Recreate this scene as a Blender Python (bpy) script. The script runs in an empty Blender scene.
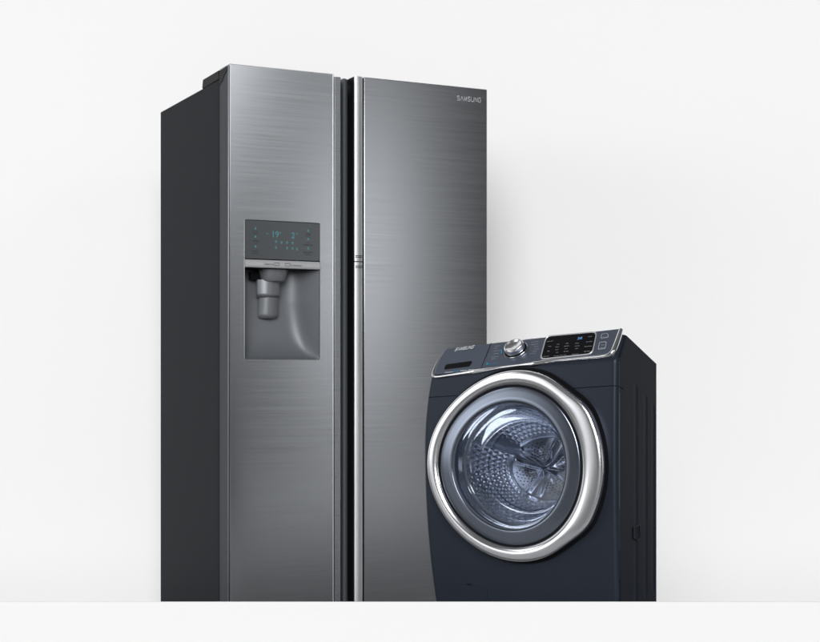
import bpy, bmesh, math
from mathutils import Vector
R = math.radians
S = bpy.context.scene
C = S.collection

# ------------------------------------------------------------------ camera
F = 1438.0; CX = 410.0; HY = 372.0; EYE = 0.85
cam = bpy.data.cameras.new('camera'); co = bpy.data.objects.new('camera', cam); C.objects.link(co)
co.location = (0, 0, EYE); co.rotation_euler = (R(90), 0, 0)
cam.sensor_width = 36; cam.sensor_fit = 'HORIZONTAL'; cam.lens = 36 * F / 820
cam.shift_y = (HY - 321) / 820
cam.clip_start = .05; cam.clip_end = 100
S.camera = co
def proj(p): return (CX + F * p[0] / p[1], HY - F * (p[2] - EYE) / p[1])

# ------------------------------------------------------------------ materials
def mat(name, col, rough=.5, metal=0., spec=.5, coat=0., bump=None, var=0., vscale=(6, 6, 6)):
    m = bpy.data.materials.new(name); m.use_nodes = True
    nt = m.node_tree; b = nt.nodes['Principled BSDF']
    b.inputs['Base Color'].default_value = (*col, 1)
    b.inputs['Roughness'].default_value = rough; b.inputs['Metallic'].default_value = metal
    b.inputs['Specular IOR Level'].default_value = spec
    if coat: b.inputs['Coat Weight'].default_value = coat; b.inputs['Coat Roughness'].default_value = .08
    tc = nt.nodes.new('ShaderNodeTexCoord'); mp = nt.nodes.new('ShaderNodeMapping')
    nt.links.new(tc.outputs['Object'], mp.inputs['Vector']); mp.inputs['Scale'].default_value = vscale
    n = nt.nodes.new('ShaderNodeTexNoise'); nt.links.new(mp.outputs[0], n.inputs['Vector'])
    n.inputs['Scale'].default_value = 1; n.inputs['Detail'].default_value = 5; n.inputs['Roughness'].default_value = .6
    rr = nt.nodes.new('ShaderNodeMapRange'); nt.links.new(n.outputs['Fac'], rr.inputs['Value'])
    rr.inputs['From Min'].default_value = .25; rr.inputs['From Max'].default_value = .75
    rr.inputs['To Min'].default_value = rough * (1 - max(var, .06)); rr.inputs['To Max'].default_value = rough * (1 + max(var, .06))
    nt.links.new(rr.outputs[0], b.inputs['Roughness'])
    if var:
        mx = nt.nodes.new('ShaderNodeMix'); mx.data_type = 'RGBA'; r2 = nt.nodes.new('ShaderNodeMapRange')
        r2.inputs['From Min'].default_value = .3; r2.inputs['From Max'].default_value = .7
        nt.links.new(n.outputs['Fac'], r2.inputs['Value']); nt.links.new(r2.outputs[0], mx.inputs['Factor'])
        mx.inputs['A'].default_value = (*[c * (1 - var) for c in col], 1); mx.inputs['B'].default_value = (*[min(1, c * (1 + var)) for c in col], 1)
        nt.links.new(mx.outputs['Result'], b.inputs['Base Color'])
    if bump:
        bu = nt.nodes.new('ShaderNodeBump'); bu.inputs['Strength'].default_value = bump[0]; bu.inputs['Distance'].default_value = bump[1]
        nt.links.new(n.outputs['Fac'], bu.inputs['Height']); nt.links.new(bu.outputs[0], b.inputs['Normal'])
    return m
def emis(name, col, st):
    m = bpy.data.materials.new(name); m.use_nodes = True; b = m.node_tree.nodes['Principled BSDF']
    b.inputs['Base Color'].default_value = (0.02, .02, .02, 1)
    b.inputs['Emission Color'].default_value = (*col, 1); b.inputs['Emission Strength'].default_value = st
    return m
def brushed(name, col, rough, th):
    """horizontally brushed steel: long fine streaks, reflections stretched across the brushing"""
    m = mat(name, col, rough, 1.0)
    nt = m.node_tree; b = nt.nodes['Principled BSDF']
    b.inputs['Anisotropic'].default_value = .75
    cv = nt.nodes.new('ShaderNodeCombineXYZ'); cv.inputs[2].default_value = 1     # reflections spread upright, across the brushing
    nt.links.new(cv.outputs[0], b.inputs['Tangent'])
    tc = nt.nodes.new('ShaderNodeTexCoord')
    outs = []
    for sc, det in (((3.5, 3.5, 520), 3), ((1.6, 1.6, 120), 2), ((7, 7, 1500), 2)):
        mp = nt.nodes.new('ShaderNodeMapping'); nt.links.new(tc.outputs['Object'], mp.inputs['Vector']); mp.inputs['Scale'].default_value = sc
        n = nt.nodes.new('ShaderNodeTexNoise'); n.inputs['Scale'].default_value = 1; n.inputs['Detail'].default_value = det
        nt.links.new(mp.outputs[0], n.inputs['Vector']); outs.append(n.outputs['Fac'])
    def math2(op, a, bb):
        q = nt.nodes.new('ShaderNodeMath'); q.operation = op
        for i, v in enumerate((a, bb)):
            if isinstance(v, (int, float)): q.inputs[i].default_value = v
            else: nt.links.new(v, q.inputs[i])
        return q.outputs[0]
    s = math2('ADD', math2('ADD', math2('MULTIPLY', outs[0], .4), math2('MULTIPLY', outs[1], .3)), math2('MULTIPLY', outs[2], .3))
    mr = nt.nodes.new('ShaderNodeMapRange'); nt.links.new(s, mr.inputs['Value'])
    mr.inputs['From Min'].default_value = .35; mr.inputs['From Max'].default_value = .65
    mx = nt.nodes.new('ShaderNodeMix'); mx.data_type = 'RGBA'; nt.links.new(mr.outputs[0], mx.inputs['Factor'])
    mx.inputs['A'].default_value = (*[c * .90 for c in col], 1); mx.inputs['B'].default_value = (*[c * 1.10 for c in col], 1)
    nt.links.new(mx.outputs['Result'], b.inputs['Base Color'])
    m2 = nt.nodes.new('ShaderNodeMapRange'); nt.links.new(s, m2.inputs['Value'])
    m2.inputs['From Min'].default_value = .35; m2.inputs['From Max'].default_value = .65
    m2.inputs['To Min'].default_value = rough * .888; m2.inputs['To Max'].default_value = rough * 1.16
    nt.links.new(m2.outputs[0], b.inputs['Roughness'])
    return m
TF = math.atan(.4985)          # yaw of the refrigerator front
M = {}
M['steel'] = brushed('brushed_steel', (.355, .37, .392), .19, TF)
M['steel_dark'] = brushed('brushed_steel_edge', (.34, .355, .38), .3, TF)
M['trim'] = mat('satin_aluminium', (.76, .77, .79), .44, 1, var=.03, vscale=(30, 30, 2))
M['trim_dark'] = mat('dark_aluminium', (.20, .21, .23), .34, 1, var=.05, vscale=(30, 30, 2))
M['chrome'] = mat('polished_chrome', (.80, .81, .83), .13, 1, var=.02)
M['satin'] = mat('satin_chrome', (.80, .81, .84), .2, 1, var=.02)
M['cab'] = mat('charcoal_painted_sheet', (.024, .027, .031), .5, 0, .05, bump=(.08, .0004), var=.05, vscale=(400, 400, 400))
M['black'] = mat('black_plastic', (.007, .007, .008), .4, 0, .2)
M['rubber'] = mat('black_rubber', (.008, .008, .009), .7, 0, .3)
M['panelglass'] = mat('smoked_mirror_panel', (.085, .095, .102), .22, .55, .5)
M['plastic'] = mat('grey_dispenser_plastic', (.145, .155, .17), .47, .3, .5, bump=(.03, .0002), var=.03, vscale=(900, 900, 900))
M['plastic_light'] = mat('light_dispenser_plastic', (.21, .22, .235), .36, .4, .5)
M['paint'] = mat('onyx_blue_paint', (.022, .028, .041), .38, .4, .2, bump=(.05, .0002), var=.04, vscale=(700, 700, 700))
M['channel'] = mat('grey_channel_plastic', (.12, .13, .145), .4, .2, .4)
M['shaded_side_paint'] = mat('onyx_blue_shaded_side', (.010, .013, .020), .5, 0, .1, bump=(.05, .0002), var=.04, vscale=(700, 700, 700))  # same onyx blue darkened, the side's shade put into the colour
M['shaded_side_paint'].node_tree.nodes['Principled BSDF'].inputs['IOR'].default_value = 1.28
M['cab'].node_tree.nodes['Principled BSDF'].inputs['IOR'].default_value = 1.25
M['door_side'] = mat('dark_brushed_side_sheet', (.055, .060, .068), .45, 0, .15, var=.12, vscale=(3, 3, 300))
M['door_side'].node_tree.nodes['Principled BSDF'].inputs['IOR'].default_value = 1.25
for q_ in ('black', 'rubber'): M[q_].node_tree.nodes['Principled BSDF'].inputs['IOR'].default_value = 1.22
M['panel_paint'] = mat('blue_panel_paint', (.085, .102, .138), .38, .5, .5, coat=.2, bump=(.05, .0002), var=.04, vscale=(900, 900, 900))
M['bezel'] = mat('glossy_dark_bezel', (.18, .205, .255), .2, .9, .5)
M['rim'] = mat('grey_rim_plastic', (.10, .115, .145), .35, .3, .3)
M['strip'] = mat('silver_strip_paint', (.46, .465, .48), .4, .35, .4)
M['drum'] = mat('drum_steel', (.66, .68, .73), .27, 1, var=.04)
M['drum_dark'] = mat('drum_paddle', (.30, .33, .40), .35, .6)
M['glow'] = emis('cyan_display_light', (.12, .62, .72), .34)
M['glowblue'] = emis('blue_display_light', (.10, .30, .62), .8)
M['bluetext'] = mat('blue_print', (.01, .20, .36), .5)
M['white'] = mat('white_print', (.62, .64, .67), .5)
M['greytext'] = mat('grey_print', (.32, .34, .38), .5)
M['darktext'] = mat('dark_print', (.03, .032, .035), .5)
M['logo'] = mat('silver_logo', (.62, .64, .66), .3, .5)
M['floor'] = mat('grey_studio_floor', (.27, .27, .27), .7, 0, .2, var=.04)
M['backdrop'] = mat('white_paper_backdrop', (.90, .90, .90), .95, 0, .1)
def glassmat():
    m = bpy.data.materials.new('tinted_door_glass'); m.use_nodes = True; nt = m.node_tree; nt.nodes.clear()
    o = nt.nodes.new('ShaderNodeOutputMaterial'); mx = nt.nodes.new('ShaderNodeMixShader')
    t = nt.nodes.new('ShaderNodeBsdfTransparent'); t.inputs[0].default_value = (.56, .60, .67, 1)
    g = nt.nodes.new('ShaderNodeBsdfGlossy'); g.inputs['Roughness'].default_value = .04; g.inputs[0].default_value = (.9, .94, 1, 1)
    f = nt.nodes.new('ShaderNodeFresnel'); f.inputs[0].default_value = 1.5
    q = nt.nodes.new('ShaderNodeMath'); q.operation = 'MULTIPLY'; q.inputs[1].default_value = .45; nt.links.new(f.outputs[0], q.inputs[0]); nt.links.new(q.outputs[0], mx.inputs[0]); nt.links.new(t.outputs[0], mx.inputs[1]); nt.links.new(g.outputs[0], mx.inputs[2])
    nt.links.new(mx.outputs[0], o.inputs[0]); return m
M['glass'] = glassmat()

# ------------------------------------------------------------------ helpers
def empty(name, loc, rz, label, cat):
    o = bpy.data.objects.new(name, None); C.objects.link(o); o.location = loc; o.rotation_euler = (0, 0, rz)
    o['label'] = label; o['category'] = cat; o.empty_display_size = .05
    return o
class MB:
    def __init__(s): s.v = []; s.f = []
    def add(s, vs, fs):
        k = len(s.v); s.v += [tuple(v) for v in vs]; s.f += [tuple(i + k for i in f) for f in fs]; return s
    def box(s, x0, x1, y0, y1, z0, z1):
        return s.add([(x0,y0,z0),(x1,y0,z0),(x1,y1,z0),(x0,y1,z0),(x0,y0,z1),(x1,y0,z1),(x1,y1,z1),(x0,y1,z1)],
              [(0,1,5,4),(1,2,6,5),(2,3,7,6),(3,0,4,7),(4,5,6,7),(3,2,1,0)])
    def grid(s, rows, cu=False, cv=False, skip=None):
        n = len(rows); m = len(rows[0]); k = []
        for i in range(n if cu else n - 1):
            for j in range(m if cv else m - 1):
                if skip and skip(i, j): continue
                a = (i % n) * m + j; b = (i % n) * m + (j + 1) % m
                c = ((i + 1) % n) * m + (j + 1) % m; d = ((i + 1) % n) * m + j
                k.append((a, b, c, d))
        return s.add([p for r in rows for p in r], k)
    def tube(s, path, rad, seg=10, closed=False, squash=1.0):
        P = [Vector(p) for p in path]; n = len(P); rows = []
        rad = rad if isinstance(rad, (list, tuple)) else [rad] * n
        up0 = Vector((0, 0, 1))
        for i, p in enumerate(P):
            t = (P[(i + 1) % n] - P[i - 1]) if (closed or 0 < i < n - 1) else (P[1] - P[0] if i == 0 else P[-1] - P[-2])
            t.normalize(); nn = Vector((0, -1, 0)); nn = (nn - t * nn.dot(t))
            if nn.length < .05: nn = up0 - t * up0.dot(t)
            nn.normalize(); bb = t.cross(nn)
            rows.append([p + nn * rad[i] * squash * math.cos(a) + bb * rad[i] * math.sin(a) for a in [2 * math.pi * q / seg for q in range(seg)]])
        s.grid(rows, closed, True)
        if not closed:
            k = len(s.v) - n * seg
            s.f.append(tuple(k + q for q in range(seg))[::-1]); s.f.append(tuple(k + (n - 1) * seg + q for q in range(seg)))
        return s
    def build(s, name, m, parent=None, smooth=None, bevel=0, fn=None, seg=2):
        me = bpy.data.meshes.new(name); me.from_pydata([fn(*v) for v in s.v] if fn else s.v, [], s.f)
        bm = bmesh.new(); bm.from_mesh(me); bmesh.ops.recalc_face_normals(bm, faces=bm.faces); bm.to_mesh(me); bm.free()
        me.materials.append(M[m])
        o = bpy.data.objects.new(name, me); C.objects.link(o)
        if parent: o.parent = parent
        if bevel:
            b = o.modifiers.new('bevel', 'BEVEL'); b.width = bevel; b.segments = seg; b.limit_method = 'ANGLE'; b.angle_limit = R(40)
        if smooth or bevel:
            me.shade_smooth()
            sharp = R(smooth if smooth else 40)
            bm = bmesh.new(); bm.from_mesh(me)
            for e in bm.edges:
                if len(e.link_faces) == 2 and e.calc_face_angle(0) > sharp: e.smooth = False
            bm.to_mesh(me); bm.free()
        return o
def fixn(o): return o
_tc = {}
def text2d(txt, bold=0):
    """flat mesh of a text, height of capitals about 1, origin left baseline"""
    key = (txt, bold)
    if key not in _tc:
        cu = bpy.data.curves.new('t', 'FONT'); cu.body = txt; cu.size = 1.4; cu.resolution_u = 2; cu.offset = bold
        ob = bpy.data.objects.new('t', cu); C.objects.link(ob)
        bpy.context.view_layer.update()
        me = bpy.data.meshes.new_from_object(ob.evaluated_get(bpy.context.evaluated_depsgraph_get()))
        _tc[key] = ([tuple(v.co[:2]) for v in me.vertices], [tuple(p.vertices) for p in me.polygons])
        bpy.data.objects.remove(ob); bpy.data.curves.remove(cu); bpy.data.meshes.remove(me)
    return _tc[key]
LET = {'S': [[(1,.85),(.85,1),(.15,1),(0,.85),(0,.65),(.15,.55),(.85,.45),(1,.35),(1,.15),(.85,0),(.15,0),(0,.15)]],
 'A': [[(0,0),(.5,1),(1,0)]], 'M': [[(0,0),(.06,1),(.5,.05),(.94,1),(1,0)]],
 'U': [[(0,1),(0,.15),(.15,0),(.85,0),(1,.15),(1,1)]], 'N': [[(0,0),(0,1),(1,0),(1,1)]],
 'G': [[(1,.85),(.85,1),(.15,1),(0,.85),(0,.15),(.15,0),(.85,0),(1,.15),(1,.5),(.55,.5)]]}
def logo2d(word, w=.19, lw=1.2, gap=.55):
    vs, fs = [], []; x = 0
    for ch in word:
        for pl in LET[ch]:
            for a, b in zip(pl, pl[1:]):
                a = Vector((x + a[0] * lw, a[1])); b = Vector((x + b[0] * lw, b[1])); d = (b - a).normalized(); n = Vector((-d.y, d.x)) * w / 2; e = d * w * .3
                k = len(vs); vs += [tuple(a - n - e), tuple(b - n + e), tuple(b + n + e), tuple(a + n - e)]; fs.append((k, k+1, k+2, k+3))
        x += lw + gap
    return vs, fs, x - gap
def inv(surf, px, py, u, v):
    """parameters (u,v) on a surface of the thing whose point stands at this place of the photograph"""
    for _ in range(25):
        a = proj(surf(u, v)); e = 1e-4
        b = proj(surf(u + e, v)); c = proj(surf(u, v + e))
        j = [[(b[0]-a[0])/e, (c[0]-a[0])/e], [(b[1]-a[1])/e, (c[1]-a[1])/e]]
        D = j[0][0]*j[1][1] - j[0][1]*j[1][0]; rx, ry = px - a[0], py - a[1]
        u += (rx*j[1][1] - ry*j[0][1]) / D; v += (ry*j[0][0] - rx*j[1][0]) / D
    return u, v
def rrect(x0, x1, z0, z1, r, k=6):
    out = []
    for cx, cz, a0 in ((x1 - r, z1 - r, 0), (x0 + r, z1 - r, 90), (x0 + r, z0 + r, 180), (x1 - r, z0 + r, 270)):
        for i in range(k + 1):
            a = R(a0 + 90 * i / k); out.append((cx + r * math.cos(a), cz + r * math.sin(a)))
    return out

# ================================================================== REFRIGERATOR
FX, FY = -.556, 4.44
c_, s_ = math.cos(TF), math.sin(TF)
ZT = EYE + .953; ZB = .03; ZC = EYE + .925; DW = .912; DD = .752
fr = empty('refrigerator', (FX, FY, 0), TF, 'tall brushed steel side by side refrigerator with ice and water dispenser, behind the washing machine', 'refrigerator')
def fw(u, v, z): return (FX + c_ * u - s_ * v, FY + s_ * u + c_ * v, z)
def FP(px, py=300, v=0):
    return inv(lambda u, z: fw(u, v, z), px, py, .4, 1.0)
def FU(px, v=0): return FP(px, 300, v)[0]
dth = .098
# cabinet
mb = MB().box(.004, DW - .004, .118, DD, .0, ZC)
cab = mb.build('cabinet', 'cab', fr, bevel=.004)
for u0, u1 in ((.006, .16), (DW - .16, DW - .006)):
    mb = MB(); h = ZC + .0315
    mb.add([(u0,.122,ZC+.001),(u1,.122,ZC+.001),(u1,.292,ZC+.001),(u0,.292,ZC+.001),(u0,.122,h),(u1,.122,h),(u1,.284,h-.001),(u0,.284,h-.001)],
           [(0,1,5,4),(1,2,6,5),(2,3,7,6),(3,0,4,7),(4,5,6,7),(3,2,1,0)])
    mb.box(u0 + .004, u1, .060, .1215, ZC - .002, h - .007)
    mb.build('hinge_cover', 'black', cab, bevel=.003)
MB().box(.012, DW - .012, .1, .1175, .06, ZC - .006).build('door_gasket', 'rubber', fr)
# freezer door with a rounded opening for the dispenser
uL = 0.0; uR = FU(333.6)
p0 = FP(244.6, 221.5); p1 = FP(320, 359.6); ptop = FP(244.6, 219.6)
ou0, ou1, oz0, oz1 = p0[0], p1[0], p1[1] + .0005, ptop[1]
inner = rrect(ou0, ou1, oz0, oz1, .006, 5)
def outerpt(p):
    # the point of the door outline facing an opening point
    cx = (ou0 + ou1) / 2; cz = (oz0 + oz1) / 2
    return p
n = len(inner); k = n // 4
cor = [(uR, ZT), (uL, ZT), (uL, ZB), (uR, ZB)]
mb = MB(); b = .003
def slab(mb, y_front, bev):
    vs = []
    vs += [(p[0], y_front, p[1]) for p in inner]                                   # 0..n-1
    vs += [(c[0] + (bev if c[0] == uL else -bev), y_front, c[1] + (bev if c[1] == ZB else -bev)) for c in cor]   # n..n+3
    vs += [(c[0], y_front + bev, c[1]) for c in cor]
    vs += [(c[0], dth, c[1]) for c in cor]
    vs += [(p[0], y_front + .006, p[1]) for p in inner]
    fs = []
    for q in range(4):
        idx = [q * k + i for i in range(k)]
        for a, b2 in zip(idx, idx[1:]): fs.append((n + q, a, b2))
        fs.append((n + q, q * k + k - 1, ((q + 1) * k) % n, n + (q + 1) % 4))
        fs.append((n + q, n + (q + 1) % 4, n + 4 + (q + 1) % 4, n + 4 + q))
        fs.append((n + 4 + q, n + 4 + (q + 1) % 4, n + 8 + (q + 1) % 4, n + 8 + q))
    fs.append((n + 8, n + 9, n + 10, n + 11))
    for i in range(n): fs.append((i, (i + 1) % n, n + 12 + (i + 1) % n, n + 12 + i))
    mb.add(vs, fs)
slab(mb, 0, .0022)
fd = mb.build('freezer_door', 'steel', fr)
# door side: dark brushed side sheet with bright bead, black cap at the top
MB().box(-.0015, -.0002, .0125, .088, ZB + .002, ZT - .012).build('side_sheet', 'door_side', fd)
MB().box(-.0012, 0.0, .0885, .0975, ZB + .002, ZT - .014).build('side_seam', 'black', fd)
MB().box(-.0032, -.0003, .0050, .0115, ZB + .002, ZT - .004).build('edge_bead', 'trim_dark', fd, bevel=.001)
mb = MB(); vs = [(.014, ZT - .004), (.092, ZT - .006), (.092, ZT - .052), (.060, ZT - .040), (.046, ZT - .028), (.014, ZT - .016)]
m_ = len(vs); mb.add([(-.0030, a, z) for a, z in vs] + [(-.0004, a, z) for a, z in vs], [tuple(range(m_)), tuple(range(m_, 2 * m_))[::-1]] + [(i, (i+1) % m_, m_ + (i+1) % m_, m_ + i) for i in range(m_)])
mb.build('end_cap', 'black', fd)
# frame line round the dispenser opening
fr2 = rrect(ou0 - .0016, ou1 + .0016, oz0 - .0016, oz1 + .0016, .0072, 5)
mb = MB(); mb.grid([[(p[0], -.0004, p[1]) for p in fr2], [(p[0], -.0016, p[1]) for p in rrect(ou0 - .0008, ou1 + .0008, oz0 - .0008, oz1 + .0008, .0066, 5)], [(p[0], -.0004, p[1]) for p in inner]], False, True)
mb.build('opening_trim', 'trim', fd, smooth=60)
# recessed grip of the freezer door
g0, g1 = FU(334.3, .018), FU(341.0, .018)
MB().box(g0, g1, .018, dth - .002, ZB, ZT - .004).build('grip_edge', 'steel_dark', fd, bevel=.002)
MB().box(uR - .0035, uR + .0003, -.0012, .006, ZB + .001, ZT - .001).build('edge_strip', 'trim', fd, bevel=.0008)
# fridge door
uA = FU(363.9); uB = DW
mb = MB().box(uA, uB, 0, dth, ZB, ZT)
gd = mb.build('refrigerator_door', 'steel', fr, bevel=.0025)
a0, a1 = FU(343.0, .030), FU(354.5, .030)
rows = []
am = FU(348.6, .032)
for i in range(9):
    t = i / 8; u = a0 + (am - a0) * t; v = .028 + .012 * t * t
    rows.append([(u, v, ZB), (u, v, ZT - .005)])
mb = MB().grid(rows)
mb.add([(a0, .026, ZB), (a0, .026, ZT - .005), (a0, dth - .002, ZT - .005), (a0, dth - .002, ZB)], [(0, 1, 2, 3)])
top = [(r[1][0], r[1][1], r[1][2]) for r in rows] + [(am, dth - .002, ZT - .005), (a0, dth - .002, ZT - .005)]
mb.add(top, [tuple(range(len(top)))])
mb.build('grip_channel', 'channel', gd, smooth=30)
MB().box(g1 + .0005, a0 - .0005, .085, .10, ZB, ZT - .006).build('centre_seal', 'rubber', fr)
h0, h1 = FU(354.6, -.005), FU(362.4, -.005)
zj = FP(358, 261.8)[1]
for z0, z1 in ((zj + .0016, ZT - .001), (ZB, zj - .0016)):
    prof = []
    for i in range(11):
        t = i / 10; prof.append((h0 + (h1 - h0) * t, -.005 - .0024 * math.sin(math.pi * min(1, t * 1.15)) * (1 if t < .9 else .8)))
    prof = [(h0, .045)] + [(h0, .004)] + prof + [(h1, .004), (h1, .045)]
    mb = MB().grid([[(u, v, z0), (u, v, z1)] for u, v in prof])
    mb.add([(u, v, z1) for u, v in prof], [tuple(range(len(prof)))]); mb.add([(u, v, z0) for u, v in prof], [tuple(range(len(prof)))])
    hb = mb.build('handle_trim', 'trim', gd, smooth=35)
mb = MB()
for dz in (-.019, -.014, .014, .019): mb.box(h0 + .002, h1 - .002, -.0086, -.0060, zj + dz - .0009, zj + dz + .0009)
mb.box(h0 + .0005, h1 - .0005, -.004, .004, zj - .0016, zj + .0016)
mb.build('release_mark', 'black', gd)
MB().box(h1 + .0003, uA - .0003, .004, .04, ZB, ZT - .003).build('groove_strip', 'black', gd)
MB().box(am + .0002, h0 + .002, .056, dth - .002, ZB, ZT - .007).build('channel_back', 'black', gd)
MB().box(h0 - .0012, h0 - .0001, .001, .055, ZB, ZT - .003).build('channel_wall', 'black', gd)
b0, b1 = FU(348.5, .045), FU(351.5, .045); zz = FP(350, 258, .045)[1]
MB().box(b0, b1, .030, .050, zz - .018, zz + .022).build('release_button', 'trim_dark', gd, bevel=.002)
def ftext(name, txt, px, py, h, mtl, parent, bold=0, stretch=1, v=-.0006, center=False, data=None):
    vs, fs = data if data else text2d(txt, bold)
    if not vs: return
    w = max(p[0] for p in vs) - min(p[0] for p in vs); u, z = FP(px, py)
    off = -w * h * stretch / 2 if center else 0
    mb = MB().add([(u + off + a * h * stretch, v, z + b_ * h) for a, b_ in vs], fs)
    return mb.build(name, mtl, parent)
vs, fs, wl = logo2d('SAMSUNG')
ua, za = FP(457, 100.0); ub, zb = FP(480.5, 102.6); hl = (ub - ua) / wl
hz = .0138
MB().add([(ua + a * hl, -.0012 - 2e-5 * (i_ // 4), za + b_ * hz) for i_, (a, b_) in enumerate(vs)], fs).build('brand_lettering', 'logo', gd)
# --- dispenser
pz0 = FP(282, 259.6)[1]                # bottom of the glass panel
panel = rrect(ou0 + .0012, ou1 - .0012, pz0, oz1 - .0012, .0045, 5)
mb = MB(); mb.add([(p[0], -.0002, p[1]) for p in panel] + [(p[0], .003, p[1]) for p in panel], [tuple(range(len(panel)))] + [(i, (i+1) % len(panel), len(panel) + (i+1) % len(panel), len(panel) + i) for i in range(len(panel))])
pn = mb.build('control_panel', 'panelglass', fr)
mb = MB()
def add_ft(mb, txt, px, py, h, stretch=1, v=-.0006, center=True, bold=0):
    vs, fs = text2d(txt, bold); w = max(p[0] for p in vs); u, z = FP(px, py)
    mb.add([(u + (a - (w / 2 if center else 0)) * h * stretch, v, z + b_ * h) for a, b_ in vs], fs)
def bar(mb, px, py, w, h, v=-.0006):
    u, z = FP(px, py); mb.add([(u - w/2, v, z - h/2), (u + w/2, v, z - h/2), (u + w/2, v, z + h/2), (u - w/2, v, z + h/2)], [(0, 1, 2, 3)])
def ring2(mb, px, py, w, h, t=.0009, v=-.0006):
    bar(mb, px, py, w, h, v) if t is None else None
    u, z = FP(px, py)
    for (x0, x1, z0, z1) in ((-w/2, w/2, h/2 - t, h/2), (-w/2, w/2, -h/2, -h/2 + t), (-w/2, -w/2 + t, -h/2 + t, h/2 - t), (w/2 - t, w/2, -h/2 + t, h/2 - t)):
        mb.add([(u + x0, v, z + z0), (u + x1, v, z + z0), (u + x1, v, z + z1), (u + x0, v, z + z1)], [(0, 1, 2, 3)])
bar(mb, 267.3, 233.6, .007, .0018)
add_ft(mb, '19', 275, 237.2, .0195, .95, bold=.01); add_ft(mb, '°', 279.8, 236.8, .015)
mb.build('temperature_readout', 'glow', pn)
mb = MB(); add_ft(mb, '2', 293, 238.2, .0185, 1, bold=.01); add_ft(mb, '°', 296.5, 237.6, .015)
mb.build('temperature_readout', 'glow', pn)
for px, py in ((276, 241.5), (276, 247.5), (287, 242.5), (287, 248), (292.5, 243), (292.5, 248.5), (297, 249), (281.5, 242.5)):
    mb = MB(); ring2(mb, px, py, .0056, .0074, .0011); bar(mb, px, py, .0016, .005); mb.build('function_icon', 'glow', pn)
for px, py in ((255.5, 228.6), (255.5, 236.8), (255.5, 246.6), (308, 231), (308, 239.3), (308, 248.6)):
    mb = MB(); bar(mb, px, py, .0052, .0046); bar(mb, px + .1, py - 1.1, .0026, .003); mb.build('button_icon', 'glow', pn)
for px, py, t, h in ((255.5, 232.3, 'Power', .0052), (255.5, 234.3, 'Freeze', .0035), (255.5, 241.4, 'Lighting', .0052), (255.5, 243.5, '3 sec', .003), (255.5, 251.3, 'Freezer', .0052), (255.5, 253.6, 'hold 3 sec', .0035),
                     (308, 234.6, 'Fridge', .0052), (308, 236.8, 'hold 3 sec', .0035), (308, 243.2, 'Ice', .0052), (308, 245.7, 'Child Lock', .0052), (308, 253, 'Alarm Off', .0052), (308, 255, 'hold 3 sec', .0035)):
    mb = MB(); add_ft(mb, t, px, py, h, 1.05, bold=.01); mb.build('button_caption', 'darktext', pn)
# silver strip
sz0 = FP(282, 268.4)[1]
mb = MB(); prof = [(.020, pz0 - .003), (.0012, pz0 - .003), (-.0015, pz0 - .006), (-.0040, pz0 - .013), (-.0048, sz0 + .004), (-.0035, sz0 + .001), (.0, sz0), (.03, sz0)]
u0s, u1s = ou0 + .0012, ou1 - .0012
mb.grid([[(u0s, a, z) for a, z in prof], [(u1s, a, z) for a, z in prof]]); mb.add([(u0s, a, z) for a, z in prof], [tuple(range(len(prof)))]); mb.add([(u1s, a, z) for a, z in prof], [tuple(range(len(prof)))])
st = mb.build('selector_strip', 'strip', fr, smooth=35)
mb = MB()
for px, w in ((276.2, .018), (287, .018)):
    mb = MB(); ring2(mb, px, 264.3 + (px - 276) * .035, w, .0085, .0011, -.0056); mb.build('selector_icon', 'darktext', st)
for t, px, py in (('Cubed Ice', 268.2, 264.9), ('Crushed Ice', 295.6, 266.2)):
    mb = MB(); add_ft(mb, t, px, py, .0052, 1, -.0056, bold=.012); mb.build('selector_caption', 'darktext', st)
# alcove
rows = []
NU, NZ = 46, 56
wA, hA = ou1 - ou0 - .001, sz0 - oz0
def smin(a, b, k):
    h = max(k - abs(a - b), 0) / k; return min(a, b) - h * h * k / 4
for j in range(NZ + 1):
    t = j / NZ; row = []
    for i in range(NU + 1):
        s = i / NU
        side = (1 - s) * wA * 1.25 + .004; left = s * wA * 5 + .004
        side *= 1 + .55 * max(0, t - .35)
        tt = max(0, (t - .30) / .70)
        bot = .092 * math.sqrt(max(0, 1 - tt ** 2.1)) + .003
        d = smin(smin(.090, side, .035), bot, .04); d = smin(d, left, .01)
        if i in (0, NU) or j == NZ: d = .004
        row.append((ou0 + .0005 + wA * s, d, sz0 - hA * t))
    rows.append(row)
MB().grid(rows).build('dispenser_alcove', 'plastic', fr, smooth=70)
MB().box(ou0 + .001, ou1 - .001, .012, .09, sz0 - .002, sz0 + .006).build('alcove_ceiling', 'black', fr)
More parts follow.
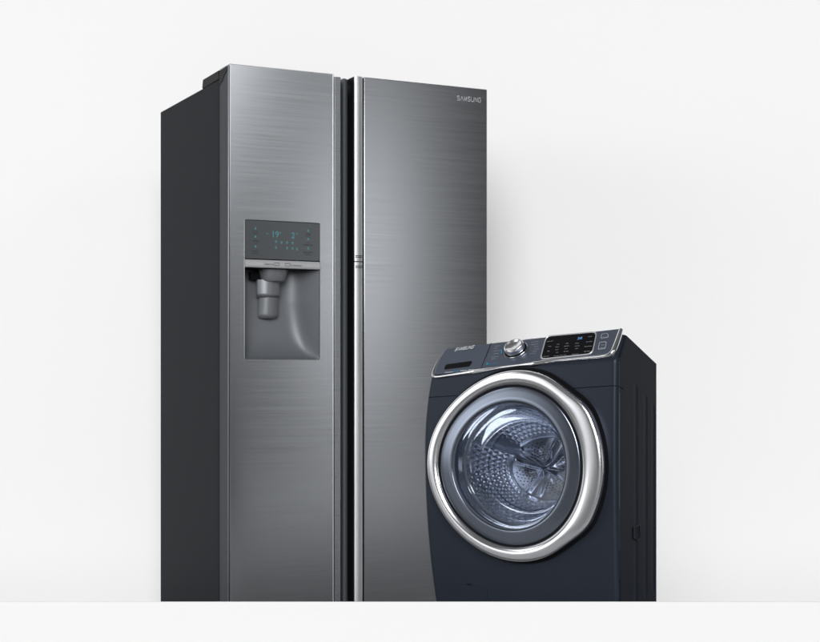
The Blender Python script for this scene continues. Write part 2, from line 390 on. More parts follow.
# nozzle and levers
def lathe(mb, cu, cv, prof, seg=28, a0=0, a1=360, su=1, sv=1):
    full = abs(a1 - a0) >= 360
    rows = [[(cu + su * r * math.cos(R(a0 + (a1 - a0) * q / seg)), cv + sv * r * math.sin(R(a0 + (a1 - a0) * q / seg)), z) for q in range(seg if full else seg + 1)] for r, z in prof]
    mb.grid(rows, False, full); return mb
def fat(px, py, v): return FP(px, py, v)
uc, zc_ = fat(272.8, 268, .055)
zt1 = fat(272, 267, .05)[1]; zt2 = fat(272, 281, .03)[1]
mb = lathe(MB(), uc, .052, [(.001, zt1), (.050, zt1), (.049, zt1 - .012), (.040, zt2 + .004), (.036, zt2), (.001, zt2 - .001)], su=1.0, sv=.75)
nz = mb.build('ice_chute', 'plastic_light', fr, smooth=40)
def lever(name, pxl, pxr, pyt, pyb, v, flare, m='plastic_light'):
    u0, z1 = fat(pxl, pyt, v); u1, z0 = fat(pxr, pyb, v); rows = []
    for j in range(15):
        t = j / 14; z = z1 + (z0 - z1) * t
        inset = (.006 * (max(0, t - .8) / .2) ** 2) + .003 * (1 - t) * flare
        row = []
        for i in range(13):
            s = i / 12; q = 2 * s - 1
            row.append((u0 + inset + (u1 - u0 - 2 * inset) * s, v - .016 * (1 - q * q) + .018 * t * flare * .3 + (.012 * (max(0, t - .85) / .15) ** 2), z))
        rows.append(row)
    mb = MB().grid(rows)
    mb.grid([[(x, y + .014, z) for x, y, z in r] for r in rows])
    for a in (0, -1):
        mb.grid([rows[a], [(x, y + .014, z) for x, y, z in rows[a]]])
        col = [r[a] for r in rows]; mb.grid([col, [(x, y + .014, z) for x, y, z in col]])
    return mb.build(name, m, fr, smooth=60)
lever('ice_lever', 257.6, 279.6, 279.5, 297.8, .052, 0)
lever('water_lever', 259.0, 279.0, 297.2, 318.8, .062, 1)
u0, z0 = fat(250.5, 271.5, .06); u1, z1 = fat(257.5, 280, .06)
MB().box(u0, u1 + .02, .055, .08, z1, z0).build('chute_bracket', 'black', fr, bevel=.002)

# ================================================================== WASHING MACHINE
TW = R(31); WW = .620; WD = .313
YR = 4.10; XR = (617.0 - CX) / F * YR
cw, sw = math.cos(TW), math.sin(TW)
WX, WY = XR - cw * WW, YR + sw * WW          # left front corner
wm = empty('washing_machine', (WX, WY, 0), -TW, 'dark blue front loading washing machine with chrome ringed round door and control panel on top', 'washing machine')
def wz(py, Y=4.1): return EYE + (HY - py) / F * Y
ZCA = wz(492); ZCB = wz(531)
Z0 = wz(648); ZPB = wz(359.5); ZTOP = wz(326.5); ZM = wz(450)
AA, BB = .132 / WW, .185 / WD
def T(x, y, z):
    g = ((z - ZM) / .5) ** 2
    q = (z - ZM) / (.27 if z > ZM else .50)
    x2 = x + (-.022 + .024 * q * q) * max(0, (WW - x) / WW) ** 3
    z1 = ZCA + (z - ZCA) * (1 - AA * (WW - x))
    z2 = ZCB + (z1 - ZCB) * (1 - BB * max(0, y))
    return (x2, y, z2)
def ww(p): return (WX + cw * p[0] + sw * p[1], WY - sw * p[0] + cw * p[1], p[2])
def Wfront(y): return lambda x, z: ww(T(x, y, z))
def WFP(px, py, y=0.): return inv(Wfront(y), px, py, .3, .8)
YTP = .058
def fy(z):
    if z <= ZPB: return .012 * ((z - ZM) / .42) ** 2
    t = (z - ZPB) / (ZTOP - ZPB); y0 = .012 * ((ZPB - ZM) / .42) ** 2
    return y0 + (YTP - y0) * t
def Psurf(off=0.):
    y0 = fy(ZPB)
    L = math.hypot(YTP - y0, ZTOP - ZPB); ny, nz_ = -(ZTOP - ZPB) / L, (YTP - y0) / L
    def f(x, t): return (x, y0 + (YTP - y0) * t + ny * off, ZPB + (ZTOP - ZPB) * t + nz_ * off)
    return f
def PP(px, py, off=.004):
    s = Psurf(off); return inv(lambda x, t: ww(T(*s(x, t))), px, py, .3, .5)
DYC = -.04
DCX, DCZ = WFP(508.6, 466.0, DYC)
RO, RS, RW = .2815, .2375, .188
SX = .897
# scale so that the vertical size agrees with the photograph
_, zt_ = WFP(512, 369.8, DYC); _, zb_ = WFP(512, 561.4, DYC); kk = (zt_ - zb_) / 2 / RO
RO *= kk; RS *= kk; RW *= kk
# cabinet: rows of a rounded plan contour
def contour(z):
    y0 = fy(z) ; r = .016; pts = []
    x0, x1, y1 = 0, WW, WD
    N1 = 90
    for i in range(N1 + 1): pts.append((x0 + r + (x1 - x0 - 2*r) * i / N1, y0))
    for i in range(1, 7): a = R(-90 + 90 * i / 7); pts.append((x1 - r + r * math.cos(a), y0 + r + r * math.sin(a)))
    for i in range(70 + 1): pts.append((x1, y0 + r + (y1 - .008 - y0 - r) * i / 70))
    pts.append((x1 - .008, y1))
    for i in range(1, 6): pts.append((x1 - .008 - (x1 - .016) * i / 5, y1))
    pts.append((x0, y1 - .008))
    for i in range(1, 10): pts.append((x0, y1 - .008 + (y0 + r - y1 + .008) * i / 9))
    for i in range(1, 7): a = R(180 + 90 * i / 7); pts.append((x0 + r + r * math.cos(a), y0 + r + r * math.sin(a)))
    return pts
zseam = WFP(600, 386.4)[1]
zs = [Z0 + (ZPB - Z0) * i / 110 for i in range(111)] + [ZPB + (ZTOP - ZPB) * i / 8 for i in range(1, 9)]
zs = [z for z in zs if abs(z - zseam) > .006] + [zseam - .0026, zseam - .0012, zseam, zseam + .0012, zseam + .0026]; zs.sort()
pills = [(.46, .055, ZTOP - .135), (.70, .055, ZTOP - .150), (.90, .05, ZTOP - .165)]
rows = []
for z in zs:
    row = []
    for x, y in contour(z):
        if abs(z - zseam) < .0005 and y < .05: # groove of the seam
            if y < .03: y += .003
            if x > WW - .001: x -= .003
        if x > WW - .001 and y > .03:
            d = 0
            for f, hw, ztop in pills:
                hw2 = hw * WD * .8; yy = y - f * WD; zl = min(max(z, Z0 + .10), ztop - hw2)
                q = math.hypot(yy, (z - zl) * .55)
                d = max(d, min(1, max(0, (hw2 - q) / .006)))
            x -= .0016 * d
        row.append((x, y, z))
    rows.append(row)
npt = len(rows[0])
def skip(i, j):
    p = rows[i][j]
    return p[1] < .03 and math.hypot((p[0] - DCX) / SX, p[2] - DCZ) < .225
mb = MB().grid(rows, False, True, skip)
mb.add(rows[-1], [tuple(range(npt))]); mb.add(rows[0], [tuple(range(npt))])
wc = mb.build('cabinet', 'paint', wm, smooth=50, fn=T)
wc.data.materials.append(M['shaded_side_paint'])
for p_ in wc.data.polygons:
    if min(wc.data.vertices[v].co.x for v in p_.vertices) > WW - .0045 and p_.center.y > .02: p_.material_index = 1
# front hole cover ring behind the door: its black paints the shadow in the gap
def ring(mb, prof, seg=120, bulge=None, full=True, sx=SX, dx=0):
    rows_ = []
    for r, y, w in prof:
        row = []
        for q in range(seg):
            a = 2 * math.pi * q / seg; rr = r * (1 + (bulge(a) * w if bulge else 0))
            row.append((DCX + dx * min(1, max(0, (r - RS) / (RO - RS))) + sx * rr * math.cos(a), y, DCZ + rr * math.sin(a)))
        rows_.append(row)
    mb.grid(rows_, False, True); return mb
def bulge(a):
    d = math.degrees(a); d = d - 360 if d > 180 else d; d = abs(d)
    def line(d0, r0, d1, r1, d):   # polar form of the straight chord between two polar points
        x0, y0 = r0 * math.cos(R(d0)), r0 * math.sin(R(d0)); x1, y1 = r1 * math.cos(R(d1)), r1 * math.sin(R(d1))
        dx, dy = x1 - x0, y1 - y0; c, s = math.cos(R(d)), math.sin(R(d))
        return (x0 * dy - y0 * dx) / (c * dy - s * dx)
    if d > 62: v = 1
    elif d > 34: v = line(62, 1, 34, 1.062, d)
    elif d > 28:
        v = line(62, 1, 34, 1.062, 34) - .0008 * (34 - d) * 1.0
    else: v = 1.0572 + .004 * (1 - (d / 28) ** 2)
    return v - 1
def sb(a):   # smoothed
    return sum(bulge((a + R(k)) % (2 * math.pi)) for k in (-6, -4, -2, 0, 2, 4, 6)) / 7
yf = .004
ring(MB(), [(RO * 1.035, yf - .0055, 1), (RO * 1.03, yf - .008, 1), (RO * .99, yf - .006, 1), (RO * .72, yf - .002, 0)], bulge=sb).build('door_gap_shadow', 'black', wc, smooth=60, fn=T)
door = ring(MB(), [(RO * .985, -.004, 1), (RO * .996, -.012, 1), (RO, -.022, 1), (RO * .999, -.034, 1), (RO * .994, -.0385, 1), (RO * .982, -.0412, 1), (RO * .96, -.0424, .95), (RO * .93, -.0432, .8), (RO * .905, -.0432, .5),
    (RO * .888, -.0422, .2), (RO * .872, -.0395, .05), (RS * 1.010, -.036, 0), (RS * 1.004, -.030, 0)], bulge=sb, dx=.0065).build('door', 'satin', wm, smooth=70, fn=T)
ring(MB(), [(RS * 1.012, -.032, 0), (RS * 1.003, -.0345, 0), (RS * .985, -.034, 0), (RS * .980, -.030, 0)]).build('door_seal', 'rubber', door, smooth=60, fn=T)
ring(MB(), [(RS * .984, -.031, 0), (RS * .978, -.0335, 0), (RS * .965, -.0345, 0), (RS * .92, -.0362, 0), (RS * .86, -.0382, 0), (RW * 1.025, -.0398, 0), (RW * 1.01, -.0390, 0), (RW * 1.005, -.0335, 0)]).build('bezel', 'bezel', door, smooth=70, fn=T)
ring(MB(), [(RW * 1.007, -.034, 0), (RW * 1.0, -.0385, 0), (RW * .99, -.037, 0), (RW * .975, -.022, 0), (RW * .965, -.010, 0), (RW * .955, .004, 0)]).build('window_rim', 'rim', door, smooth=50, fn=T)
ring(MB(), [(RW * .957, .002, 0), (RW * .93, .008, 0), (RW * .925, .020, 0), (RW * .945, .022, 0)]).build('inner_rim', 'rim', door, smooth=40, fn=T)
RB = .142 * kk
gl = ring(MB(), [(RW * .988, -.033, 0), (RW * .95, -.02, 0), (RW * .93, .015, 0), (RW * .90, .05, 0), (RW * .82, .082, 0), (RB, .098, 0), (RB * .96, .1005, 0), (RB * .7, .104, 0), (RB * .3, .106, 0), (.001, .1065, 0)])
gl.build('door_glass', 'glass', door, smooth=70, fn=T)
ring(MB(), [(RB * 1.0, .0985, 0), (RB * .992, .0958, 0), (RB * .975, .0958, 0), (RB * .965, .0995, 0)]).build('glass_step', 'glass', door, smooth=70, fn=T)
# boot and drum
ring(MB(), [(RW * 1.12, .012, 0), (RW * 1.0, .022, 0), (RW * .985, .030, 0), (RW * 1.0, .038, 0), (RW * 1.03, .045, 0), (RW * 1.08, .048, 0)]).build('door_boot', 'trim_dark', wm, smooth=60, fn=T)
DR0, DR1, DY0, DY1 = .218, .120, .048, .232
rows = []
NA, NB = 528, 78
for j in range(NB + 1):
    t = j / NB; row = []
    for i in range(NA):
        a = 2 * math.pi * i / NA; r = DR0 + (DR1 - DR0) * t ** 1.25
        ph = i / NA * 56 + (.5 if int(t * 11) % 2 else 0)
        bmp = abs(math.sin(math.pi * ph)) * abs(math.sin(math.pi * t * 11))
        r -= .005 * bmp ** .8 * (1 if .03 < t < .93 else 0)
        row.append((DCX + r * math.cos(a), DY0 + (DY1 - DY0) * t, DCZ + r * math.sin(a)))
    rows.append(row)
drum = MB().grid(rows, False, True).build('drum', 'drum', wm, smooth=80, fn=T)
ring(MB(), [(RW * 1.03, DY0 - .003, 0), (RW * 1.03 + .006, DY0 - .006, 0), (DR0 + .002, DY0, 0)], sx=1).build('drum_lip', 'drum', drum, smooth=60, fn=T)
# back plate with raised star arms and perforations
rows = []; NR = 60; NAa = 240
def backy(r, a):
    rn = r / DR1; arm = 0
    for k in range(4):
        for off, wd in ((-15, 6.5), (15, 6.5)):
            c = R(65 + 90 * k + off * (1.15 - .55 * rn)); d = abs((a - c + math.pi) % (2 * math.pi) - math.pi) * max(rn, .12) * DR1
            arm = max(arm, math.exp(-(d / .006) ** 2))
    lobe = .5 + .5 * math.cos(4 * (a - R(65)))
    return -.018 * arm * (1 - rn ** 5) - .020 * max(0, 1 - rn * 3.2) - .010 * (1 - lobe) * math.sin(math.pi * min(1, rn))
for j in range(NR + 1):
    rn = j / NR; row = []
    for i in range(NAa):
        a = 2 * math.pi * i / NAa; r = max(.0005, DR1 * rn)
        row.append((DCX + r * math.cos(a), DY1 - .002 + backy(r, a), DCZ + r * math.sin(a)))
    rows.append(row)
bp = MB().grid(rows, False, True).build('drum_back', 'drum', drum, smooth=80, fn=T)
for k in range(4):
    mb = MB()
    for i in range(6):
        for j in range(6):
            r = .054 + .010 * j; a = R(110 + 90 * k - 24 + 9.5 * i + (4.7 if j % 2 else 0))
            if abs(9.5 * i - 24) * r > 1.9: continue
            x, z = DCX + r * math.cos(a), DCZ + r * math.sin(a); y = DY1 - .0035 + backy(r, a)
            mb.add([(x + .0021 * math.cos(q * math.pi / 4), y, z + .0021 * math.sin(q * math.pi / 4)) for q in range(8)], [tuple(range(8))])
    mb.build('perforation', 'black', bp, fn=T)
for ang in (146, 326):
    a = R(ang); rows = []
    for j in range(25):
        t = j / 24; y = DY0 + .02 + (DY1 - DY0 - .03) * t; R0 = DR0 + (DR1 - DR0) * ((y - DY0) / (DY1 - DY0)) ** 1.25
        row = []
        for i in range(17):
            s = i / 16 * 2 - 1; h = .048 * (1 - abs(s) ** 2.2) * math.sin(math.pi * min(1, .12 + t * .8) ** .8) ** .5
            sc = .003 * abs(math.sin(t * math.pi * 6)) * (1 - abs(s))
            tt = s * .028 * (1.15 - .3 * t) - sc
            rr = R0 - h
            row.append((DCX + rr * math.cos(a) - tt * math.sin(a), y, DCZ + rr * math.sin(a) + tt * math.cos(a)))
        rows.append(row)
    MB().grid(rows).build('drum_paddle', 'drum_dark', drum, smooth=70, fn=T)
# --- control panel
def Tp(off):
    s = Psurf(off); return lambda x, t: T(*s(x, t))
PO = .004
def pmesh(mb, pts, off, fs=None):
    s = Psurf(off); return mb.add([s(x, t) for x, t in pts], fs or [tuple(range(len(pts)))])
pc = [PP(*p, PO) for p in ((434.0, 374.5), (436.5, 366), (440.5, 357.5), (445.2, 350.0), (448.0, 348.2), (620.0, 328.6), (617.2, 342), (612.5, 352.0), (609.5, 354.6), (604, 356.0))]
def prism(pts, o0, o1, name, m, parent, bev=0):
    mb = MB(); a = Psurf(o0); b_ = Psurf(o1); k_ = len(pts)
    mb.add([a(x, t) for x, t in pts] + [b_(x, t) for x, t in pts], [tuple(range(k_)), tuple(range(k_, 2*k_))] + [(i, (i+1) % k_, k_ + (i+1) % k_, k_ + i) for i in range(k_)])
    return mb.build(name, m, parent, fn=T, bevel=bev)
# dense panel so that it follows the curved front
def resample(pts, n_):
    out = []
    for i, p in enumerate(pts):
        q = pts[(i + 1) % len(pts)]; m_ = max(1, int(math.hypot(q[0]-p[0], (q[1]-p[1]) * .1) / n_))
        out += [(p[0] + (q[0]-p[0]) * j / m_, p[1] + (q[1]-p[1]) * j / m_) for j in range(m_)]
    return out
cp = prism(pc, -.002, PO, 'control_panel', 'panel_paint', wm, .0012)
def ppath(pxs, off): return [Psurf(off)(*PP(px, py, off)) for px, py in pxs]
def spline(pts, n_=8):
    out = []; P = [Vector(p) for p in pts]
    for i in range(len(P) - 1):
        p0 = P[max(i-1, 0)]; p1 = P[i]; p2 = P[i+1]; p3 = P[min(i+2, len(P)-1)]
        for j in range(n_):
            t = j / n_; out.append(.5 * ((2*p1) + (p2-p0)*t + (2*p0-5*p1+4*p2-p3)*t*t + (3*p1-p0-3*p2+p3)*t**3))
    return out + [P[-1]]
path = [(446.0, 348.8, 1.1), (440.0, 356.5, 1.6), (435.8, 365.0, 2.0), (433.0, 372.5, 2.3), (433.2, 376.0, 2.6), (437.0, 377.0, 2.9), (450, 375.3, 3.2), (464, 373.4, 4.0), (474, 372.0, 5.6), (486, 370.2, 4.6), (500, 368.0, 3.0), (522, 365.3, 3.4), (534, 364.4, 6.0), (544, 362.6, 5.0),
        (556, 361.0, 3.0), (580, 358.6, 3.0), (600, 357.0, 3.6), (608, 355.6, 4.6), (612.6, 352.5, 5.6), (616.0, 345, 5.8), (619.0, 336.5, 5.6), (621.0, 330.2, 4.8)]
pts3 = ppath([(a, b_) for a, b_, c in path], .003)
sp = spline(pts3, 6); rad = []
for i in range(len(path) - 1):
    for j in range(6): rad.append((path[i][2] + (path[i+1][2] - path[i][2]) * j / 6) / 2 / 345)
rad.append(path[-1][2] / 2 / 345)
MB().tube(sp, rad, 12).build('panel_trim', 'chrome', cp, smooth=70, fn=T)
# drawer seam and slot
mb = MB(); a = PP(491.3, 342.6, PO); b_ = PP(480.2, 370.5, PO); w = .0011
pmesh(mb, [(a[0] - w, a[1]), (b_[0] - w, b_[1]), (b_[0] + w, b_[1]), (a[0] + w, a[1])], PO + .0003); mb.build('drawer_seam', 'black', cp, fn=T)
prism([PP(*p, PO) for p in ((444.3, 369.6), (445.0, 366.2), (447, 364.4), (471.6, 361.0), (471.8, 362.6), (469.2, 366.3))], PO - .001, PO + .0006, 'drawer_pull', 'black', cp)
def ptext(mb, txt, px, py, h, off=PO + .0007, center=True, bold=0, stretch=1, data=None, slant=0):
    vs, fs = data or text2d(txt, bold); w = max(p[0] for p in vs); x, t = PP(px, py, off)
    Lp = math.hypot(YTP - fy(ZPB), ZTOP - ZPB); hh = h / Lp
    s = lambda *q_, k_=0: Psurf(off + k_)(*q_)
    mb.add([s(x + (a - (w/2 if center else 0)) * h * stretch, t + b_ * hh, k_=2e-5 * (i_ // 4) if data else 0) for i_, (a, b_) in enumerate(vs)], fs)
vs, fs, wl = logo2d('SAMSUNG', .22)
a = PP(454.6, 350.2, PO); b_ = PP(472.8, 347.8, PO); hl = (b_[0] - a[0]) / wl
mb = MB(); ptext(mb, '', 454.6, 350.9, .0155, center=False, stretch=hl / .0155, data=(vs, fs)); mb.build('brand_lettering', 'white', cp, fn=T)
mb = MB(); ptext(mb, 'Detergent', 444.5, 373.0, .0050, center=False, bold=.01); mb.build('drawer_caption', 'white', cp, fn=T); mb = MB(); ptext(mb, 'Softener  Bleach', 460.0, 371.2, .0050, center=False, bold=.03); mb.build('drawer_caption', 'white', cp, fn=T)
mb = MB(); ptext(mb, 'PLUS', 453.2, 372.0, .0062, center=False, bold=.05); mb.build('blue_caption', 'bluetext', cp, fn=T); mb = MB(); ptext(mb, 'Eco Rinse', 488.6, 364.6, .0056, center=False, bold=.01)
for q in range(1): bar_ = PP(487.2, 363.9, PO + .0007); pmesh(mb, [(bar_[0] - .003, bar_[1] - .05), (bar_[0] + .003, bar_[1] - .05), (bar_[0] + .003, bar_[1] + .05), (bar_[0] - .003, bar_[1] + .05)], PO + .0007)
mb.build('dial_pointer', 'bluetext', cp, fn=T); mb = MB()
pts = [PP(*p, PO + .0007) for p in ((500.9, 349.6), (502.1, 349.4), (502.1, 353.6), (501.1, 353.8))]; pmesh(mb, pts, PO + .0007)
mb.build('dial_pointer', 'bluetext', cp, fn=T)
mb = MB()
for i, (t, px, py) in enumerate((('Quick Wash', 498.5, 342.8), ('Delicates', 497.3, 346.3), ('Wool', 495.5, 348.6), ('Perm Press', 496.8, 351.0), ('Bedding', 496.2, 353.8), ('Heavy Duty', 494.6, 357.0), ('Sanitize', 493.4, 358.9),
                               ('Rinse + Spin', 529, 339.0), ('Spin Only', 538.5, 338.4), ('Active Wear', 535, 342.0), ('Deep Steam', 534.5, 344.6), ('Sanitize', 536, 346.8), ('Normal', 536.5, 349.3), ('Towels', 534.5, 351.6), ('Small Load', 532.5, 353.8))):
    mb = MB(); ptext(mb, t, px, py, .0036, bold=.01); mb.build('cycle_caption', 'greytext', cp, fn=T)
# dial
dx, dt = PP(515.6, 349.8, PO)
def pdisk(mb, prof, seg=40):
    Lp = math.hypot(YTP - fy(ZPB), ZTOP - ZPB); rows = []
    for r, off in prof:
        s = Psurf(off); rows.append([s(dx + r * math.cos(2*math.pi*q/seg), dt + r / Lp * math.sin(2*math.pi*q/seg)) for q in range(seg)])
    mb.grid(rows, False, True); return mb
pdisk(MB(), [(.040, PO + .0002), (.0395, PO + .0012), (.0375, PO + .0012), (.037, PO + .0004)]).build('dial_ring', 'satin', cp, smooth=60, fn=T)
pdisk(MB(), [(.0365, PO + .0003), (.035, PO + .003), (.032, PO + .003), (.001, PO + .003)]).build('dial_base', 'black', cp, smooth=60, fn=T)
pdisk(MB(), [(.0325, PO + .003), (.0325, PO + .009), (.0315, PO + .013), (.0325, PO + .0155), (.031, PO + .019), (.028, PO + .0205), (.0255, PO + .0202), (.0235, PO + .0185), (.012, PO + .0172), (.0005, PO + .0170)]).build('dial', 'satin', cp, smooth=50, fn=T)
# display
def rquad(c, r, k=4):
    out = []; n_ = len(c)
    for i in range(n_):
        p = Vector(c[i]); a = (Vector(c[i-1]) - p).normalized() * r; b = (Vector(c[(i+1) % n_]) - p).normalized() * r
        for j in range(k + 1):
            t = j / k; out.append(tuple((p + a) * (1-t)**2 + p * 2*t*(1-t) + (p + b) * t*t))
    return out
oq = rquad([(539.2, 360.2), (545.8, 335.6), (597.6, 331.0), (592.6, 354.4)], 5.5)
iq = rquad([(540.9, 358.6), (546.9, 336.8), (596.2, 332.4), (591.6, 353.1)], 4.5)
A_ = [PP(*p, PO) for p in oq]; B_ = [PP(*p, PO) for p in iq]
s0, s1 = Psurf(PO), Psurf(PO + .0022)
mid = [((a[0] + b[0]) / 2, (a[1] + b[1]) / 2) for a, b in zip(A_, B_)]
MB().grid([[s0(*p) for p in A_], [s1(*p) for p in mid], [s0(*p) for p in B_]], False, True).build('display_frame', 'strip', cp, smooth=50, fn=T)
dsp = prism(B_, PO - .001, PO + .0005, 'display', 'black', cp)
mb = MB(); ptext(mb, '38', 579.4, 339.4, .0115, bold=.03, off=PO + .0009); mb.build('display_digits', 'glowblue', cp, fn=T)
mb = MB()
for t, px, py in (('Delay Start', 550, 341.5), ('Temp', 549.5, 346.6), ('Spin', 548.5, 351.4), ('Soil Level', 546, 356.6), ('Steam', 590, 336.8), ('Pre Wash', 589, 342.0), ('Extra Rinse', 588, 346.6), ('My Cycle', 587, 351.6),
                  ('Hot', 558, 344.6), ('Warm', 557, 347.2), ('Cold', 556.6, 350), ('Eco', 557, 352.6), ('High', 567, 343.6), ('Medium', 566.5, 346.3), ('Low', 566, 349), ('No Spin', 566, 351.7), ('Heavy', 577, 343.5), ('Normal', 577, 346.2), ('Light', 576.5, 348.8),
                  ('Garment  Door Lock', 560, 355.8), ('Child Lock', 575, 354.4)):
    mb = MB(); ptext(mb, t, px, py, .0034, off=PO + .0009, bold=.01); mb.build('display_caption', 'greytext', cp, fn=T)
for q, r_ in (([(600.6, 338.9), (601.6, 333.9), (608.2, 333.3), (608.8, 337.6)], 1.6), ([(597.9, 349.9), (599.4, 342.3), (606.8, 341.5), (605.6, 349.0)], 1.6)):
    o_ = rquad(q, r_); cxm = sum(p[0] for p in q) / 4; cym = sum(p[1] for p in q) / 4
    A1 = [PP(*p, PO) for p in o_]; B1 = [PP(cxm + (p[0] - cxm) * .84, cym + (p[1] - cym) * .84, PO) for p in o_]
    s0 = Psurf(PO + .0007); mb = MB(); mb.grid([[s0(*p) for p in A1], [s0(*p) for p in B1]], False, True)
    if q[0][0] > 599: ptext(mb, 'Power', 604.9, 337.6, .0045, bold=.01)
    else: ptext(mb, 'Start', 602.8, 345.4, .0045, bold=.01); ptext(mb, 'Pause', 602.3, 348.2, .0045, bold=.01)
    mb.build('touch_button', 'greytext', cp, fn=T)
# filter cover at the bottom left, latch recess on the side, feet
q = [WFP(*p, .0) for p in ((450.4, 616), (450.0, 582.8), (484.6, 588.0), (487.0, 618))]
q = [(a, b_) for a, b_ in q]
mb = MB(); k_ = 4
yq = lambda z: fy(z) - .0012
mb.add([(a, yq(b_), b_) for a, b_ in q] + [(a, yq(b_) + .006, b_) for a, b_ in q], [(0,1,2,3), (0,1,5,4), (1,2,6,5), (2,3,7,6)])
fc = mb.build('filter_cover', 'paint', wm, fn=T)
q = [WFP(*p, .0) for p in ((464.6, 584.4), (469.8, 585.4), (469.4, 586.5), (465.4, 585.7))]
mb = MB(); mb.add([(a, yq(b_) - .001, b_) for a, b_ in q], [(0,1,2,3)]); mb.build('finger_slot', 'black', fc, fn=T)
Sd = lambda y, z: ww(T(WW, y, z))
def SP(px, py): return inv(Sd, px, py, .15, .5)
q = [SP(*p) for p in ((632.4, 527), (639.8, 524), (640.2, 537), (636.5, 541.5), (632.4, 538.5))]
mb = MB(); cyq = sum(p[0] for p in q) / 5; czq = sum(p[1] for p in q) / 5
mb.grid([[(WW + .0015, a, b_) for a, b_ in q], [(WW + .0025, cyq + (a - cyq) * .86, czq + (b_ - czq) * .86) for a, b_ in q], [(WW - .008, cyq + (a - cyq) * .5, czq + (b_ - czq) * .5) for a, b_ in q]], False, True)
mb.add([(WW - .008, cyq + (a - cyq) * .5, czq + (b_ - czq) * .5) for a, b_ in q], [(0,1,2,3,4)])
mb.build('transport_bolt_cap', 'black', wm, fn=T)
RISE = .06; FZ = -.06
for x, y in ((.05, .05), (WW - .05, .05), (.05, WD - .04), (WW - .03, WD - .025)):
    zz_ = T(x, y, Z0)[2]
    mb = MB(); rr_ = [(.001, RISE), (.024, RISE), (.024, RISE + .012), (.012, RISE + .016), (.012, zz_ + .01)]
    mb.grid([[(x + r * math.cos(2*math.pi*q_/16), y + r * math.sin(2*math.pi*q_/16), z) for q_ in range(16)] for r, z in rr_], False, True)
    mb.build('levelling_foot', 'trim_dark', wm, smooth=50)
for x, y in ((.05, .16), (DW - .05, .16), (.05, DD - .06), (DW - .05, DD - .06)):
    mb = MB(); mb.grid([[(x + r * math.cos(2*math.pi*q_/16), y + r * math.sin(2*math.pi*q_/16), z) for q_ in range(16)] for r, z in [(.001, FZ), (.022, FZ), (.022, FZ + .012), (.012, FZ + .016), (.012, .055)]], False, True)
    mb.build('levelling_foot', 'black', fr, smooth=50)

# ================================================================== SETTING
def struct(name, mb, m, label, bevel=0):
    o = mb.build(name, m, None, bevel=bevel); o['kind'] = 'structure'; o['label'] = label; return o
BY = 5.62; FZ = -.06
mb = MB(); mb.add([(-14, -6, FZ), (14, -6, FZ), (14, BY, FZ), (-14, BY, FZ)], [(0,1,2,3)])
struct('floor', mb, 'floor', 'grey studio floor')
mb = MB(); mb.box(-14, 14, BY, BY + .05, -.1, 9)
struct('wall', mb, 'backdrop', 'plain white studio wall behind the appliances')
# low white ledge standing in for the blank margin that crops both appliances
LY = 2.9; LZ = EYE - (602.0 - HY) / F * LY
mb = MB(); mb.box(-3.2, 3.2, LY, LY + .004, FZ, LZ)
lg = mb.build('crop_ledge', 'backdrop', None)
lg['label'] = 'long low plain white ledge standing in for the blank margin that crops the two appliances'; lg['category'] = 'ledge'
KW = .775                                  # a compact machine standing well in front of the refrigerator door
wm.location = (WX * KW, WY * KW, 0)
for o in wm.children_recursive:
    o.data.transform(__import__('mathutils').Matrix.Translation((0, 0, EYE * (1 - KW))) @ __import__('mathutils').Matrix.Scale(KW, 4))
RISE = RISE * KW + EYE * (1 - KW)
mb = MB(); mb.box(-.02, (WW + .02) * KW, 0, (WD + .02) * KW, FZ, RISE)
rs = mb.build('riser_block', 'backdrop', None, bevel=.002); rs.location = wm.location; rs.rotation_euler = (0, 0, -TW)
rs['label'] = 'low white riser block under the washing machine'; rs['category'] = 'plinth'

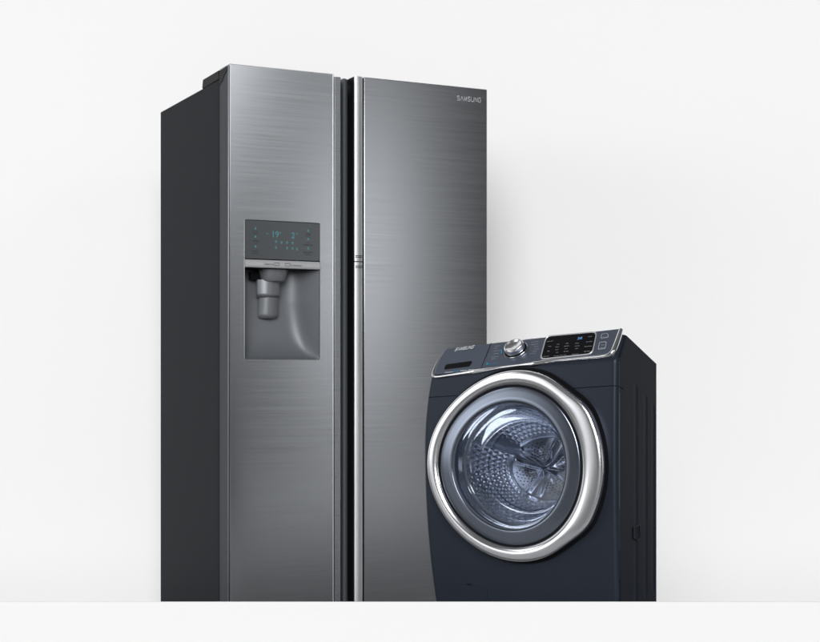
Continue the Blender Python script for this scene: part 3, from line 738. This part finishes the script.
# ================================================================== LIGHT
W = bpy.data.worlds.new('World'); S.world = W; W.use_nodes = True; nt = W.node_tree
bg = nt.nodes['Background']; tc = nt.nodes.new('ShaderNodeTexCoord')
def M2(op, a, b=None):
    q = nt.nodes.new('ShaderNodeMath'); q.operation = op
    for i, v in enumerate((a, b)):
        if v is None: continue
        if isinstance(v, (int, float)): q.inputs[i].default_value = v
        else: nt.links.new(v, q.inputs[i])
    return q.outputs[0]
sx_ = nt.nodes.new('ShaderNodeSeparateXYZ'); nt.links.new(tc.outputs['Generated'], sx_.inputs[0])
az = M2('ARCTAN2', sx_.outputs[0], M2('MULTIPLY', sx_.outputs[1], -1))     # azimuth: 0 behind the camera, + to the right
el = M2('ARCSINE', sx_.outputs[2])
def blob(a0, e0, sa, se, amp):
    """a soft studio light far away, an elliptical glow around azimuth a0, elevation e0"""
    da = M2('DIVIDE', M2('SUBTRACT', az, R(a0)), R(sa)); de = M2('DIVIDE', M2('SUBTRACT', el, R(e0)), R(se))
    q = M2('ADD', M2('MULTIPLY', da, da), M2('MULTIPLY', de, de))
    return M2('MULTIPLY', M2('EXPONENT', M2('MULTIPLY', q, -.5)), amp)
BLOBS = [(50.9, 4.6, 1.6, 3.3, 3.4), (44.0, 16.0, 1.8, 2.2, 13.0), (-67, 5, 10, 8, 3.5)]
tot = .05
for bl in BLOBS: tot = M2('ADD', blob(*bl), tot)
tot = M2('ADD', tot, M2('MULTIPLY', M2('MAXIMUM', sx_.outputs[2], 0), .08))
cmb = nt.nodes.new('ShaderNodeCombineColor')
for i in range(3): nt.links.new(tot, cmb.inputs[i])
nt.links.new(cmb.outputs[0], bg.inputs['Color']); bg.inputs['Strength'].default_value = 1
# broad frontal key (a large diffused head behind and above the camera)
def sun(name, d, st, ang):
    l = bpy.data.lights.new(name, 'SUN'); l.energy = st; l.angle = R(ang)
    o = bpy.data.objects.new(name, l); C.objects.link(o); o.rotation_euler = Vector(d).to_track_quat('-Z', 'Y').to_euler(); return o
sun('key_light', (.02, 1, -.36), 2.66, 32)
def area(name, loc, tgt, sx, sy, power):
    l = bpy.data.lights.new(name, 'AREA'); l.shape = 'RECTANGLE'; l.size = sx; l.size_y = sy; l.energy = power
    o = bpy.data.objects.new(name, l); C.objects.link(o); o.location = loc
    o.rotation_euler = (Vector(tgt) - Vector(loc)).to_track_quat('-Z', 'Y').to_euler(); return o
area('softbox', (-2.2, 2.6, 2.2), (.4, 4.3, .7), .9, .9, 5)

S.view_settings.view_transform = 'Standard'; S.view_settings.look = 'None'; S.view_settings.exposure = 0; S.view_settings.gamma = 1
S.render.engine = 'CYCLES'; S.cycles.max_bounces = 12; S.cycles.transparent_max_bounces = 16
S.render.resolution_x = 1024; S.render.resolution_y = 802
